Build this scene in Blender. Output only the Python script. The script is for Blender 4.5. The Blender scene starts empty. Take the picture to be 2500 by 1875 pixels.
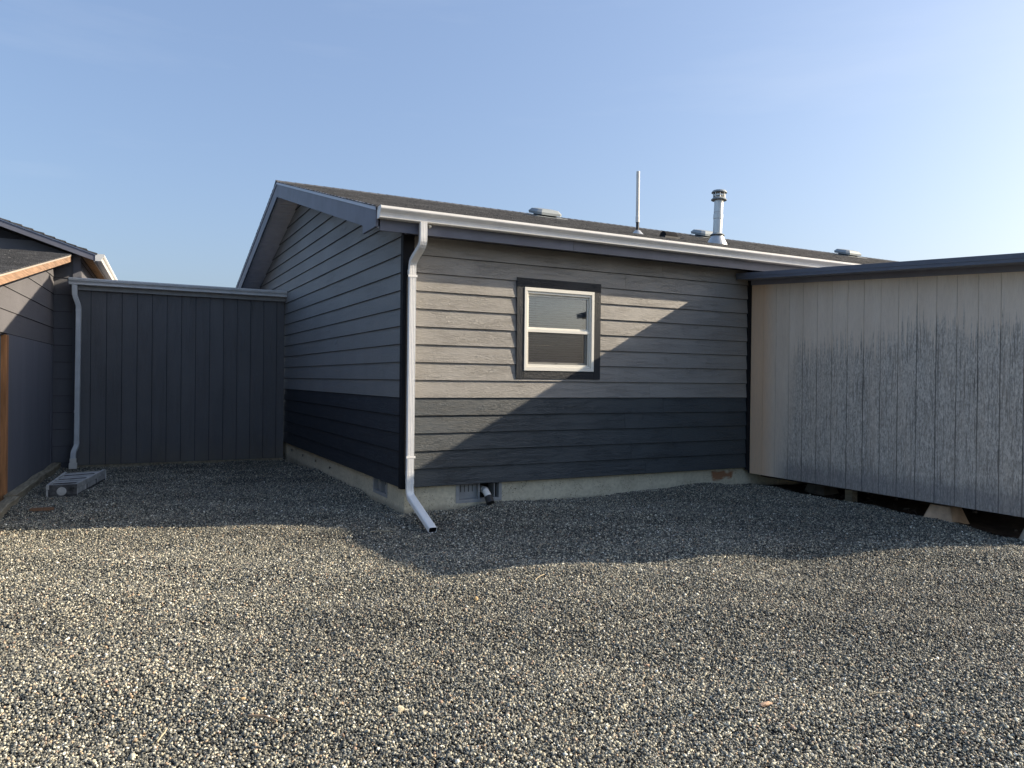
import bpy, bmesh, math, random
import numpy as np
from mathutils import Vector, Matrix
random.seed(7); rng = np.random.default_rng(11)
S = bpy.context.scene
C = S.collection
# ------------------------------------------------------------------ camera
cam_d = bpy.data.cameras.new('camera'); cam = bpy.data.objects.new('camera', cam_d); C.objects.link(cam)
cam_d.sensor_width = 36; cam_d.lens = 36*1831/2500; cam_d.clip_start = .05; cam_d.clip_end = 2000
Rm = Matrix(((0.884475, -0.007946, -0.46652), (-0.466443, 0.009791, -0.884497), (0.011596, 0.99992, 0.004954)))
cam.matrix_world = Matrix.Translation((-2.505927, -7.056399, 1.07597)) @ Rm.to_4x4()
S.camera = cam
# ------------------------------------------------------------------ light
SUN = Vector((3.2, -1.0, 1.66)).normalized()          # towards the sun
EL = math.asin(SUN.z); ROT = math.atan2(SUN.x, SUN.y)
w = bpy.data.worlds.new('World'); S.world = w; w.use_nodes = True
nt = w.node_tree; nt.nodes.clear()
N = lambda t: nt.nodes.new(t)
sky = N('ShaderNodeTexSky'); sky.sky_type = 'NISHITA'; sky.sun_disc = False
sky.sun_elevation = EL; sky.sun_rotation = ROT; sky.altitude = 200
sky.air_density = 1.15; sky.dust_density = 3.8; sky.ozone_density = 2.6
tc = N('ShaderNodeTexCoord'); mp = N('ShaderNodeMapping'); mp.inputs['Scale'].default_value = (1.0, 1.0, 7.0)
mp.inputs['Rotation'].default_value = (0.05, 0.02, 0.3)
nz = N('ShaderNodeTexNoise'); nz.inputs['Scale'].default_value = 2.6; nz.inputs['Detail'].default_value = 7; nz.inputs['Roughness'].default_value = .55
rp = N('ShaderNodeValToRGB'); rp.color_ramp.elements[0].position = .54; rp.color_ramp.elements[1].position = .78
rp.color_ramp.elements[0].color = (0, 0, 0, 1); rp.color_ramp.elements[1].color = (.07, .07, .07, 1)
mx = N('ShaderNodeMixRGB'); mx.blend_type = 'MIX'; mx.inputs[2].default_value = (7.0, 7.2, 7.6, 1)
ad = N('ShaderNodeMixRGB'); ad.blend_type = 'ADD'; ad.inputs[0].default_value = 1; ad.inputs[2].default_value = (.80, 1.10, 1.85, 1)   # even veil of high haze
bg = N('ShaderNodeBackground'); bg.inputs['Strength'].default_value = .0550
out = N('ShaderNodeOutputWorld')
L = nt.links.new
L(tc.outputs['Generated'], mp.inputs[0]); L(mp.outputs[0], nz.inputs[0]); L(nz.outputs[0], rp.inputs[0])
L(sky.outputs[0], ad.inputs[1]); L(ad.outputs[0], mx.inputs[1]); L(rp.outputs[0], mx.inputs[0]); L(mx.outputs[0], bg.inputs[0]); L(bg.outputs[0], out.inputs[0])
sl = bpy.data.lights.new('sun', 'SUN'); sl.energy = 3.05; sl.angle = math.radians(.55); sl.color = (1.0, .855, .66)
so = bpy.data.objects.new('sun', sl); C.objects.link(so); so.location = (20, -6, 12)
so.rotation_euler = SUN.to_track_quat('Z', 'Y').to_euler()
S.view_settings.view_transform = 'Standard'; S.view_settings.look = 'None'
S.view_settings.gamma = 1; S.view_settings.use_curve_mapping = False
S.view_settings.exposure = 1.4
S.cycles.max_bounces = 6; S.cycles.transparent_max_bounces = 8
S.cycles.caustics_reflective = False; S.cycles.caustics_refractive = False

# ------------------------------------------------------------------ materials
class M:
    def __init__(s, name, rough=.7, spec=.4, metal=0):
        s.m = bpy.data.materials.new(name); s.m.use_nodes = True
        s.t = s.m.node_tree; s.b = s.t.nodes['Principled BSDF']
        s.b.inputs['Roughness'].default_value = rough; s.b.inputs['Specular IOR Level'].default_value = spec
        s.b.inputs['Metallic'].default_value = metal
        s.pos = s.n('ShaderNodeNewGeometry').outputs['Position']
    def n(s, t, **k):
        x = s.t.nodes.new(t)
        for a, b in k.items(): setattr(x, a, b)
        return x
    def l(s, a, b): s.t.links.new(a, b)
    def put(s, sock, v):
        if isinstance(v, bpy.types.NodeSocket): s.l(v, sock)
        else: sock.default_value = v
    def math(s, op, a, b=0.0, c=0.0, clamp=False):
        x = s.n('ShaderNodeMath', operation=op, use_clamp=clamp)
        s.put(x.inputs[0], a); s.put(x.inputs[1], b); s.put(x.inputs[2], c); return x.outputs[0]
    def vec(s, scale, shift=True, src=None):
        x = s.n('ShaderNodeMapping'); s.l(src or s.pos, x.inputs[0]); x.inputs['Scale'].default_value = scale
        if shift:
            r = s.n('ShaderNodeObjectInfo').outputs['Random']; c = s.n('ShaderNodeCombineXYZ')
            s.l(s.math('MULTIPLY', r, 37.0), c.inputs[0]); s.l(s.math('MULTIPLY', r, 91.0), c.inputs[1]); s.l(s.math('MULTIPLY', r, 53.0), c.inputs[2])
            s.l(c.outputs[0], x.inputs['Location'])
        return x.outputs[0]
    def noise(s, vec, scale=1, detail=4, rough=.55, dist=0):
        x = s.n('ShaderNodeTexNoise'); s.l(vec, x.inputs['Vector']); x.inputs['Scale'].default_value = scale
        x.inputs['Detail'].default_value = detail; x.inputs['Roughness'].default_value = rough; x.inputs['Distortion'].default_value = dist
        return x.outputs[0]
    def ramp(s, f, stops):
        x = s.n('ShaderNodeValToRGB'); s.l(f, x.inputs[0]); cr = x.color_ramp
        while len(cr.elements) < len(stops): cr.elements.new(.5)
        for e, (p, c) in zip(cr.elements, stops):
            e.position = p; e.color = tuple(c)+(1,) if hasattr(c, '__len__') else (c, c, c, 1)
        return x.outputs[0]
    def mix(s, f, a, b, mode='MIX'):
        x = s.n('ShaderNodeMixRGB', blend_type=mode); s.put(x.inputs[0], f)
        for i, v in ((1, a), (2, b)):
            s.put(x.inputs[i], v if isinstance(v, bpy.types.NodeSocket) else tuple(v)+(1,))
        return x.outputs[0]
    def color(s, v): s.put(s.b.inputs['Base Color'], v if isinstance(v, bpy.types.NodeSocket) else tuple(v)+(1,))
    def bump(s, h, dist=.002, strength=1):
        x = s.n('ShaderNodeBump'); x.inputs['Distance'].default_value = dist; x.inputs['Strength'].default_value = strength
        s.l(h, x.inputs['Height']); s.l(x.outputs[0], s.b.inputs['Normal'])
    def xyz(s):
        x = s.n('ShaderNodeSeparateXYZ'); s.l(s.pos, x.inputs[0]); return x.outputs
def var(c, f): return tuple(max(0, v*f) for v in c)

def siding(name, col, axis='x', rough=.5, emb=.0048, spec=.5, dirt=False):
    """painted engineered wood lap board with an embossed cedar grain running along the board"""
    m = M(name, rough, spec)
    sc = {'x': (3.2, 1, 26), 'y': (1, 3.2, 26), 'z': (26, 26, 2.6)}[axis]
    fine = {'x': (16, 5, 190), 'y': (5, 16, 190), 'z': (150, 150, 12)}[axis]
    v = m.vec(sc); a = m.noise(v, 1, 3, .5, 1.6)
    rings = m.math('SINE', m.math('MULTIPLY', a, 55.0))                       # contour-like grain figure
    f = m.noise(m.vec(fine), 1, 3, .6)
    patch = m.noise(m.vec({'x': (1.6, 1, 5), 'y': (1, 1.6, 5), 'z': (5, 5, 1)}[axis]), 1.3, 2)
    amp = m.math('MULTIPLY', m.ramp(patch, [(.35, .15), (.65, 1.0)]), m.ramp(rings, [(0, 0.), (1, 1.)]))
    h = m.math('ADD', m.math('MULTIPLY', amp, .55), m.math('MULTIPLY', f, .9))
    m.bump(h, emb, 1)
    big = m.noise(m.vec((.9, .9, .9), False), 1.2, 4)
    rnd = m.n('ShaderNodeObjectInfo').outputs['Random']
    c = m.mix(m.ramp(big, [(.3, 0.), (.75, 1.)]), var(col, .9), var(col, 1.1))
    c = m.mix(m.math('MULTIPLY', rnd, .35), c, var(col, .82))
    c = m.mix(m.ramp(f, [(.3, .18), (.5, 0.)]), c, var(col, .6))
    c = m.mix(m.math('MULTIPLY', m.ramp(m.noise(m.vec((20, 20, 5), False), 1, 5), [(.55, 0.), (.8, 1.)]), .15), c, var(col, 1.5))
    if dirt:                             # dust and splashed mud near the ground
        z = m.xyz()[2]; n = m.noise(m.vec((6, 6, 3), False), 1, 5, .7)
        d = m.math('MULTIPLY', m.math('SUBTRACT', m.math('ADD', -.28, m.math('MULTIPLY', n, .85)), z), 2.2, clamp=True)
        c = m.mix(m.math('MULTIPLY', d, .5), c, (.19, .165, .12))
        fade = m.noise(m.vec((3, 3, .5), False), 1, 4, .6)
        c = m.mix(m.ramp(fade, [(.4, 0.), (.7, .3)]), c, var(col, 1.35))
    m.color(c); return m.m
def plain(name, col, rough=.6, spec=.4, metal=0, amt=.18, scale=6, bump=0, bscale=60, stretch=(1, 1, 1)):
    m = M(name, rough, spec, metal)
    a = m.noise(m.vec(stretch), scale, 5, .6)
    m.color(m.mix(m.ramp(a, [(.3, 0.), (.7, 1.)]), var(col, 1-amt), var(col, 1+amt)))
    if bump: m.bump(m.noise(m.vec(stretch), bscale, 4, .6), bump, 1)
    return m.m
mat = {}
GREY = (.285, .270, .245); DARK = (.052, .062, .068); SLATE = (.062, .070, .092); DEEP = (.020, .025, .034)
mat['sid_x'] = siding('grey_siding_front', GREY, 'x'); mat['sid_y'] = siding('grey_siding_gable_shaded', (.170, .178, .180), 'y', emb=.003)  # gable copy of the same grey paint, darkened to carry its shade
mat['dark_x'] = siding('dark_siding_front', DARK, 'x', .48); mat['dark_y'] = siding('dark_siding_gable_shaded', (.015, .020, .028), 'y', .5, emb=.003)  # gable copy of the dark paint, its shade mixed into the colour
mat['trim_x'] = siding('dark_trim_horizontal', (.020, .024, .030), 'x', .5, .004, .3); mat['trim_z'] = siding('dark_trim_vertical', (.020, .024, .030), 'z', .5, .0035, .3)
mat['corner'] = plain('black_corner_trim', (.008, .009, .012), .65, .2, amt=.2, bump=.001, stretch=(1, 1, .1))
mat['edge'] = plain('shade_and_matt_black', (.022, .022, .024), .9, .1)  # near-black: painted lap shadow lines, pipe shade, and the black vent hood
mat['fascia'] = plain('blue_grey_fascia', (.125, .135, .175), .5, .4, amt=.16, scale=3.0, bump=.0006, bscale=90)
mat['slate_y'] = siding('slate_lap_siding_side', (.165, .162, .172), 'y', .6, emb=.0012, spec=.25)
mat['slate_x'] = siding('slate_lap_siding_front', (.150, .152, .165), 'x', .6, emb=.0012, spec=.25)
mat['slate_z'] = siding('slate_vertical_siding', (.140, .143, .147), 'z', .65, emb=.0030, spec=.25, dirt=True)
mat['slate_under'] = plain('slate_paint_lightened', (.21, .22, .27), .6, .3, amt=.08)  # lighter copy of the slate paint, bounce light put into the colour
mat['slate_fascia'] = plain('slate_painted_metal', (.115, .13, .165), .5, .35, amt=.08)
mat['slate_panel'] = plain('slate_flat_panel', (.165, .175, .205), .6, .3, amt=.1, scale=3, bump=.0006, stretch=(1, 1, .15))
mat['white_metal'] = plain('white_painted_metal', (.84, .83, .80), .38, .5, amt=.05, scale=8)
mat['grey_metal'] = plain('pale_grey_painted_metal', (.66, .69, .70), .45, .5, amt=.1, scale=6)
mat['drip_edge'] = plain('pale_blue_drip_edge', (.42, .46, .54), .4, .5, amt=.06)
mat['vinyl'] = plain('white_vinyl', (.78, .76, .68), .35, .5, amt=.04)
mat['galv'] = plain('galvanised_steel', (.58, .58, .55), .38, .5, .75, .22, 9, .0005, 60, (1, 1, .3))
mat['galv_dull'] = plain('dull_galvanised', (.30, .33, .335), .6, .4, .2, .12, 9)
mat['pvc'] = plain('white_pvc', (.74, .72, .66), .4, .5, amt=.06)
mat['black_plastic'] = plain('black_plastic', (.018, .019, .02), .45, .5, amt=.2)
mat['dark_void'] = plain('dark_interior', (.03, .028, .025), .9, .1, amt=.3)
mat['room'] = plain('room_wall', (.35, .33, .29), .8, .2, amt=.1)
mat['blind'] = plain('blind_slat', (.62, .62, .61), .55, .4, amt=.05)
mat['vent_grey'] = plain('grey_vent_plastic', (.30, .31, .31), .6, .4, amt=.12, scale=12)
mat['soffit'] = plain('vented_soffit_metal', (.80, .81, .84), .55, .4, amt=.08)
mat['plywood'] = plain('raw_plywood', (.46, .27, .13), .75, .2, amt=.35, scale=3, stretch=(.6, 4, 4), bump=.0006)
mat['cream'] = plain('cream_fascia', (.52, .45, .38), .55, .4, amt=.06)
mat['cedar'] = plain('stained_cedar', (.42, .20, .085), .7, .3, amt=.4, scale=2.2, stretch=(8, 8, .9), bump=.0008)
mat['cedar_y'] = plain('stained_cedar_rake', (.33, .215, .14), .7, .3, amt=.45, scale=3.2, stretch=(5, .7, 14), bump=.0008)
mat['pt_wood'] = plain('weathered_timber', (.30, .265, .19), .85, .2, amt=.4, scale=4, stretch=(7, .8, 7), bump=.0015, bscale=25)
mat['grey_wood'] = plain('weathered_grey_slats', (.48, .48, .46), .85, .2, amt=.3, scale=7, stretch=(1, 1, 1), bump=.001)
mat['char_and_shade'] = plain('blackened_and_gap_shade', (.10, .10, .10), .85, .2, amt=.75, scale=10, bump=.002)  # dark crate boards, also slat edges where gap shade is painted
mat['straw'] = plain('pale_straw', (.50, .42, .28), .8, .2)
mat['soil'] = plain('soil_and_floor_shade', (.055, .043, .035), .95, .1, amt=.4, scale=9, bump=.01, bscale=20)
mat['felt'] = plain('roof_underlay', (.05, .05, .055), .9, .1)
mat['membrane'] = plain('flat_roof_sheet', (.12, .12, .13), .7, .2)

def concrete():
    m = M('poured_concrete', .85, .2); x, y, z = m.xyz()
    a = m.noise(m.vec((2, 2, 3), False), 1.6, 6, .65); b = m.noise(m.vec((1, 1, 1), False), 26, 3)
    c = m.mix(m.ramp(a, [(.3, 0.), (.7, 1.)]), (.50, .46, .34), (.66, .61, .46))
    c = m.mix(m.math('MULTIPLY', m.ramp(b, [(.35, 1.), (.6, 0.)]), .3), c, (.27, .25, .19))
    vo = m.n('ShaderNodeTexVoronoi'); m.l(m.vec((1, 1, 1), False), vo.inputs['Vector']); vo.inputs['Scale'].default_value = 55
    sel = m.ramp(m.noise(m.vec((1, 1, 1), False), 6, 2), [(.5, 0.), (.56, 1.)])
    pit = m.math('MULTIPLY', m.ramp(vo.outputs['Distance'], [(.12, 1.), (.3, 0.)]), sel)
    c = m.mix(m.math('MULTIPLY', pit, .8), c, (.07, .06, .04))
    # rust-brown stain on the front wall near its right end, shape of its own
    n = m.noise(m.vec((5, 5, 9), False), 1.6, 3)
    dx = m.math('ABSOLUTE', m.math('SUBTRACT', x, 4.24)); dz = m.math('ABSOLUTE', m.math('SUBTRACT', z, -.085))
    mx_ = m.math('MULTIPLY', m.math('SUBTRACT', m.math('ADD', .15, m.math('MULTIPLY', n, .09)), dx), 25.0, clamp=True)
    mz_ = m.math('MULTIPLY', m.math('SUBTRACT', m.math('ADD', .0, m.math('MULTIPLY', n, .12)), dz), 35.0, clamp=True)
    c = m.mix(m.math('MULTIPLY', m.math('MULTIPLY', mx_, mz_), .85), c, (.27, .105, .04))
    # splash dirt low down on the wall
    d = m.math('MULTIPLY', m.math('SUBTRACT', m.math('SUBTRACT', m.math('MULTIPLY', n, .09), .25), z), 22.0, clamp=True)
    c = m.mix(m.math('MULTIPLY', d, .45), c, (.13, .12, .10))
    m.color(c); m.bump(m.math('SUBTRACT', b, m.math('MULTIPLY', pit, 2.)), .003); return m.m
mat['concrete'] = concrete()
mat['pier'] = plain('pier_concrete', (.40, .36, .29), .85, .2, amt=.15, scale=7, bump=.002)
mat['pier_shaded'] = plain('shaded_pier_concrete', (.13, .12, .10), .9, .1, amt=.3, scale=7)  # darker pier concrete, shadow under the shed put into the colour
mat['pier_rust'] = plain('pier_tan', (.46, .33, .22), .85, .2, amt=.3, scale=6, bump=.002)

def shed_wood(name, groove=False):
    """unpainted vertical board siding, rain-blackened below a ragged line, clean by the house"""
    m = M(name, .8, .2); x, y, z = m.xyz()
    streak = m.noise(m.vec((1, 62, 1.5), False), 1, 4, .7); broad = m.noise(m.vec((1, 1.3, .1), False), 1.2, 2)
    speck = m.noise(m.vec((1, 60, 15), False), 1, 4, .7); grain = m.noise(m.vec((1, 150, 9)), 1, 4, .65)
    fuzz = m.noise(m.vec((1, 95, 30)), 1, 3, .7)
    thr = m.math('ADD', m.math('MULTIPLY', broad, .55), m.math('MULTIPLY', y, -.045))
    thr = m.math('ADD', thr, 1.75 if groove else 1.22)
    d = m.math('SUBTRACT', thr, z); d = m.math('ADD', d, m.math('MULTIPLY', m.math('SUBTRACT', streak, .5), 1.5))
    wet = m.math('MULTIPLY', d, 7.0, clamp=True)
    left = m.math('MULTIPLY', m.math('SUBTRACT', m.math('MULTIPLY', y, -1.0), m.math('ADD', .42, m.math('MULTIPLY', z, .13))), 4.0, clamp=True)
    wet = m.math('MULTIPLY', wet, left)
    wet = m.math('MULTIPLY', wet, m.ramp(m.noise(m.vec((1, 5, .35), False), 1.5, 3), [(.3, .72), (.6, 1.)]))
    tan = m.mix(m.ramp(m.noise(m.vec((1, 3, .6)), 1.5, 4), [(.3, 0.), (.7, 1.)]), (.66, .56, .45), (.76, .665, .55))
    warm = m.math('MULTIPLY', m.math('ADD', y, m.math('ADD', .34, m.math('MULTIPLY', broad, .25))), 4.5, clamp=True)
    tan = m.mix(m.math('MULTIPLY', warm, .75), tan, (.74, .50, .31))
    tan = m.mix(m.math('MULTIPLY', m.ramp(grain, [(.3, 1.), (.55, 0.)]), .30), tan, (.42, .36, .31))
    stain = m.mix(m.ramp(speck, [(.36, 0.), (.62, 1.)]), (.36, .335, .295), (.69, .645, .57))
    stain = m.mix(m.math('MULTIPLY', m.ramp(fuzz, [(.38, 1.), (.54, 0.)]), .65), stain, (.13, .125, .12))
    fr = m.math('ABSOLUTE', m.math('SUBTRACT', m.math('FRACT', m.math('MULTIPLY', m.math('ADD', y, 8.15), 1/.203)), .5))
    seam = m.math('MULTIPLY', m.math('SUBTRACT', fr, .466), 40.0, clamp=True)
    if not groove: stain = m.mix(m.math('MULTIPLY', seam, .75), stain, (.06, .06, .062))
    if groove: stain = m.mix(.85, stain, (.03, .03, .035)); tan = m.mix(.45, tan, (.10, .085, .07))
    drip = m.math('MULTIPLY', m.ramp(m.noise(m.vec((1, 85, 2.6), False), 1, 3, .6), [(.56, 0.), (.63, 1.)]), m.ramp(broad, [(.35, .3), (.6, .75)]))
    stain = m.mix(drip, stain, (.10, .095, .09))
    low = m.math('MULTIPLY', m.math('SUBTRACT', m.math('ADD', .04, m.math('MULTIPLY', streak, .32)), z), 7.0, clamp=True)
    c = m.mix(m.math('MULTIPLY', wet, .93), tan, stain)
    c = m.mix(m.math('MULTIPLY', m.math('MULTIPLY', low, left), .55), c, (.16, .16, .17))
    m.color(c); m.bump(m.math('ADD', grain, fuzz), .0022); return m.m
mat['shed_board'] = shed_wood('raw_shed_board'); mat['shed_groove'] = shed_wood('raw_shed_groove', True)

def shingle():
    m = M('asphalt_shingle', .9, .25)
    r = m.n('ShaderNodeAttribute', attribute_name='tone').outputs['Fac']
    g = m.noise(m.vec((1, 1, 1), False), 140, 2, .8)
    c = m.ramp(r, [(0, (.036, .038, .042)), (.5, (.066, .069, .075)), (1, (.112, .115, .122))])
    c = m.mix(.5, c, m.ramp(g, [(.3, (.022, .023, .026)), (.5, (.062, .065, .070)), (.72, (.28, .285, .295))]))
    m.color(c); m.bump(g, .003); return m.m
mat['shingle'] = shingle()

def stone():
    m = M('crushed_stone', .62, .45)
    at = m.n('ShaderNodeAttribute', attribute_name='tint'); at.attribute_type = 'INSTANCER'
    g = m.noise(m.vec((1, 1, 1), False), 260, 3, .7)
    c = m.mix(1.0, at.outputs['Color'], m.ramp(g, [(.3, .72), (.7, 1.3)]), 'MULTIPLY')
    m.color(c); m.bump(g, .0012); return m.m
mat['stone'] = stone()
def gravel_bed():
    m = M('gravel_bed', .85, .25)
    vo = m.n('ShaderNodeTexVoronoi'); m.l(m.vec((1, 1, 1), False), vo.inputs['Vector']); vo.inputs['Scale'].default_value = 75
    sp = m.n('ShaderNodeSeparateColor'); m.l(vo.outputs['Color'], sp.inputs[0])
    c = m.ramp(sp.outputs[0], [(0, (.07, .072, .07)), (.45, (.14, .14, .13)), (.7, (.25, .24, .20)), (.9, (.42, .39, .31)), (1, (.50, .42, .32))])
    c = m.mix(m.ramp(vo.outputs['Distance'], [(.25, 0.), (.6, 1.)]), c, (.018, .018, .018))
    m.color(c); m.bump(m.math('MULTIPLY', vo.outputs['Distance'], -1.0), .012); return m.m
mat['bed'] = gravel_bed()
def loose(name, col):
    m = M(name, .8, .25); g = m.noise(m.vec((1, 1, 1)), 60, 5, .7)
    m.color(m.mix(m.ramp(g, [(.3, 0.), (.7, 1.)]), var(col, .65), var(col, 1.2))); m.bump(g, .004); return m.m
mat['tan_stone'] = loose('tan_stone', (.50, .36, .19)); mat['pale_stone'] = loose('pale_stone', (.62, .55, .40)); mat['peach_stone'] = loose('peach_stone', (.52, .36, .25))
mat['offcut'] = loose('brown_wood', (.24, .14, .085)); mat['drift'] = loose('dry_wood', (.34, .25, .17))
def glass(name, tint, refl=.0):
    m = bpy.data.materials.new(name); m.use_nodes = True; t = m.node_tree; t.nodes.clear()
    o = t.nodes.new('ShaderNodeOutputMaterial'); tr = t.nodes.new('ShaderNodeBsdfTransparent'); tr.inputs[0].default_value = tint
    gl = t.nodes.new('ShaderNodeBsdfGlossy'); gl.inputs['Roughness'].default_value = .03; gl.inputs[0].default_value = (.95, .97, 1, 1)
    fr = t.nodes.new('ShaderNodeFresnel'); fr.inputs[0].default_value = 1.6; mx = t.nodes.new('ShaderNodeMixShader')
    ad = t.nodes.new('ShaderNodeMath'); ad.operation = 'ADD'; ad.inputs[1].default_value = refl; t.links.new(fr.outputs[0], ad.inputs[0])
    t.links.new(ad.outputs[0], mx.inputs[0]); t.links.new(tr.outputs[0], mx.inputs[1]); t.links.new(gl.outputs[0], mx.inputs[2]); t.links.new(mx.outputs[0], o.inputs[0])
    return m
mat['glass'] = glass('window_glass', (.89, .88, .85, 1), .06)
def mesh_screen():
    m = bpy.data.materials.new('insect_mesh'); m.use_nodes = True; t = m.node_tree; t.nodes.clear()
    o = t.nodes.new('ShaderNodeOutputMaterial'); tr = t.nodes.new('ShaderNodeBsdfTransparent')
    d = t.nodes.new('ShaderNodeBsdfDiffuse'); d.inputs[0].default_value = (.06, .06, .062, 1); mx = t.nodes.new('ShaderNodeMixShader'); mx.inputs[0].default_value = .27
    t.links.new(tr.outputs[0], mx.inputs[1]); t.links.new(d.outputs[0], mx.inputs[2]); t.links.new(mx.outputs[0], o.inputs[0]); return m
mat['screen'] = mesh_screen()

# ------------------------------------------------------------------ object helpers
class MB:
    def __init__(s): s.v = []; s.f = []; s.tone = []
    def add(s, vs, fs, tone=None):
        o = len(s.v); s.v += [tuple(v) for v in vs]; s.f += [tuple(i+o for i in f) for f in fs]
        if tone is not None: s.tone += [tone]*len(vs)
        return s
    def box(s, a, b, tone=None):
        (x0, y0, z0), (x1, y1, z1) = a, b
        return s.add([(x0,y0,z0),(x1,y0,z0),(x1,y1,z0),(x0,y1,z0),(x0,y0,z1),(x1,y0,z1),(x1,y1,z1),(x0,y1,z1)],
              [(0,3,2,1),(4,5,6,7),(0,1,5,4),(1,2,6,5),(2,3,7,6),(3,0,4,7)], tone)
    def loft(s, a, b, tone=None):            # two matching rings, capped
        n = len(a)
        return s.add(list(a)+list(b), [tuple(range(n))[::-1], tuple(range(n, 2*n))]+[(i, (i+1) % n, n+(i+1) % n, n+i) for i in range(n)], tone)
    def rings(s, rs, caps=True):
        n = len(rs[0]); vs = [p for r in rs for p in r]; fs = []
        for k in range(len(rs)-1):
            fs += [(k*n+i, k*n+(i+1) % n, (k+1)*n+(i+1) % n, (k+1)*n+i) for i in range(n)]
        if caps: fs += [tuple(range(n))[::-1], tuple(range((len(rs)-1)*n, len(rs)*n))]
        return s.add(vs, fs)
    def lathe(s, c, prof, n=24, axis=Vector((0, 0, 1))):
        q = axis.to_track_quat('Z', 'Y') if tuple(axis) != (0, 0, 1) else None; rs = []
        for r, h in prof:
            ring = []
            for i in range(n):
                a = 2*math.pi*i/n; p = Vector((r*math.cos(a), r*math.sin(a), h))
                if q: p = q @ p
                ring.append(tuple(Vector(c)+p))
            rs.append(ring)
        return s.rings(rs)
    def tube(s, pts, r, n=8):
        pts = [Vector(p) for p in pts]; rs = []
        for i, p in enumerate(pts):
            t = (pts[min(i+1, len(pts)-1)]-pts[max(i-1, 0)]).normalized(); q = t.to_track_quat('Z', 'Y')
            rs.append([tuple(p+q @ Vector((r*math.cos(2*math.pi*k/n), r*math.sin(2*math.pi*k/n), 0))) for k in range(n)])
        return s.rings(rs)
def build(name, mb, m, parent=None, smooth=False, bevel=0, edge=None):
    me = bpy.data.meshes.new(name)
    off = Vector(parent['_base']) if parent is not None else Vector((0, 0, 0))
    me.from_pydata([tuple(Vector(v)-off) for v in mb.v], [], mb.f)
    bm = bmesh.new(); bm.from_mesh(me); bmesh.ops.recalc_face_normals(bm, faces=bm.faces); bm.to_mesh(me); bm.free()
    if mb.tone:
        a = me.attributes.new('tone', 'FLOAT', 'POINT'); a.data.foreach_set('value', mb.tone)
    if smooth: me.polygons.foreach_set('use_smooth', [True]*len(me.polygons))
    me.materials.append(m)
    if edge:                             # lap shadow line painted dark along the bottom of a board
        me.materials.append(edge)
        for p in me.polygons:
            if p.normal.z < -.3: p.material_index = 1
    o = bpy.data.objects.new(name, me); C.objects.link(o)
    if parent is not None:
        o.parent = parent['_obj']
    if bevel:
        b = o.modifiers.new('bevel', 'BEVEL'); b.width = bevel; b.segments = 2; b.limit_method = 'ANGLE'
    return o
def sub(o, base):                        # wraps an object so that build() can parent to it
    return {'_obj': o, '_base': tuple(base)}
def thing(name, label, cat, base, group=None):
    o = bpy.data.objects.new(name, None); C.objects.link(o); o.location = base; o.empty_display_size = .2
    o['label'] = label; o['category'] = cat
    if group: o['group'] = group
    return {'_obj': o, '_base': tuple(base)}
def solo(o, label, cat, base=None, group=None):   # a one-mesh thing: origin moved to its base
    if base is not None:
        o.data.transform(Matrix.Translation(-Vector(base))); o.location = base
    o['label'] = label; o['category'] = cat
    if group: o['group'] = group
    return o
def clip(poly, a, b, c):                 # keep a*h + b*z <= c
    r = []
    for i in range(len(poly)):
        p, q = poly[i], poly[(i+1) % len(poly)]; dp = a*p[0]+b*p[1]-c; dq = a*q[0]+b*q[1]-c
        if dp <= 0: r.append(p)
        if dp*dq < 0: t = dp/(dp-dq); r.append((p[0]+t*(q[0]-p[0]), p[1]+t*(q[1]-p[1])))
    return r
def lap(poly, z0, expo, fn, bot=.021, top=.0060, th=.008):   # lap board: fn(h, outward, z) -> xyz
    o_ = lambda z: bot+(top-bot)*(z-z0)/expo
    low = lambda z: z < z0+1e-6
    f = [fn(h, o_(z), z+(.0032 if low(z) else 0)) for h, z in poly]                # face stops short of the bottom
    c = [fn(h, o_(z)-(.0045 if low(z) else .0002), z) for h, z in poly]            # undercut drip edge
    b = [fn(h, o_(z)-th, z) for h, z in poly]
    return MB().rings([f, c, b])
def splits(a, b, lo=2.0, hi=3.6):
    r = [a]; x = a+random.uniform(.6, hi)
    while x < b-.5: r.append(x); x += random.uniform(lo, hi)
    r.append(b); return r
def sweep(path, side, sec):              # rectangular downspout along a bent path; side is the constant axis
    path = [Vector(p) for p in path]; side = Vector(side).normalized(); rs = []
    for i, p in enumerate(path):
        t0 = (p-path[i-1]).normalized() if i else (path[1]-p).normalized()
        t1 = (path[i+1]-p).normalized() if i < len(path)-1 else t0
        t = (t0+t1).normalized(); k = 1/max(.5, t.dot(t0)); n = side.cross(t).normalized()
        rs.append([tuple(p+side*a+n*(b*k)) for a, b in sec])
    return rs
def spout_sec(wd, dp, flutes=4, d=.0035):
    w2, d2, r = wd/2, dp/2, .008; pts = []
    def face(sgn):
        n = flutes; o = []
        for k in range(n):
            c = -w2+wd*(k+1)/(n+1); hw = .0045
            o += [(c-hw, d2), (c-hw*.4, d2-d), (c+hw*.4, d2-d), (c+hw, d2)]
        return o
    top = [(-w2+r, d2)]+face(1)+[(w2-r, d2), (w2, d2-r)]
    return top+[(-a, -b) for a, b in top]
def arc(pts, r=.05, n=4):                # rounds the corners of a path
    P = [Vector(p) for p in pts]; o = [P[0]]
    for i in range(1, len(P)-1):
        a = P[i]+(P[i-1]-P[i]).normalized()*r; b = P[i]+(P[i+1]-P[i]).normalized()*r
        for k in range(n+1):
            t = k/n; o.append(a*(1-t)**2+P[i]*2*t*(1-t)+b*t*t)
    return o+[P[-1]]
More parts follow.
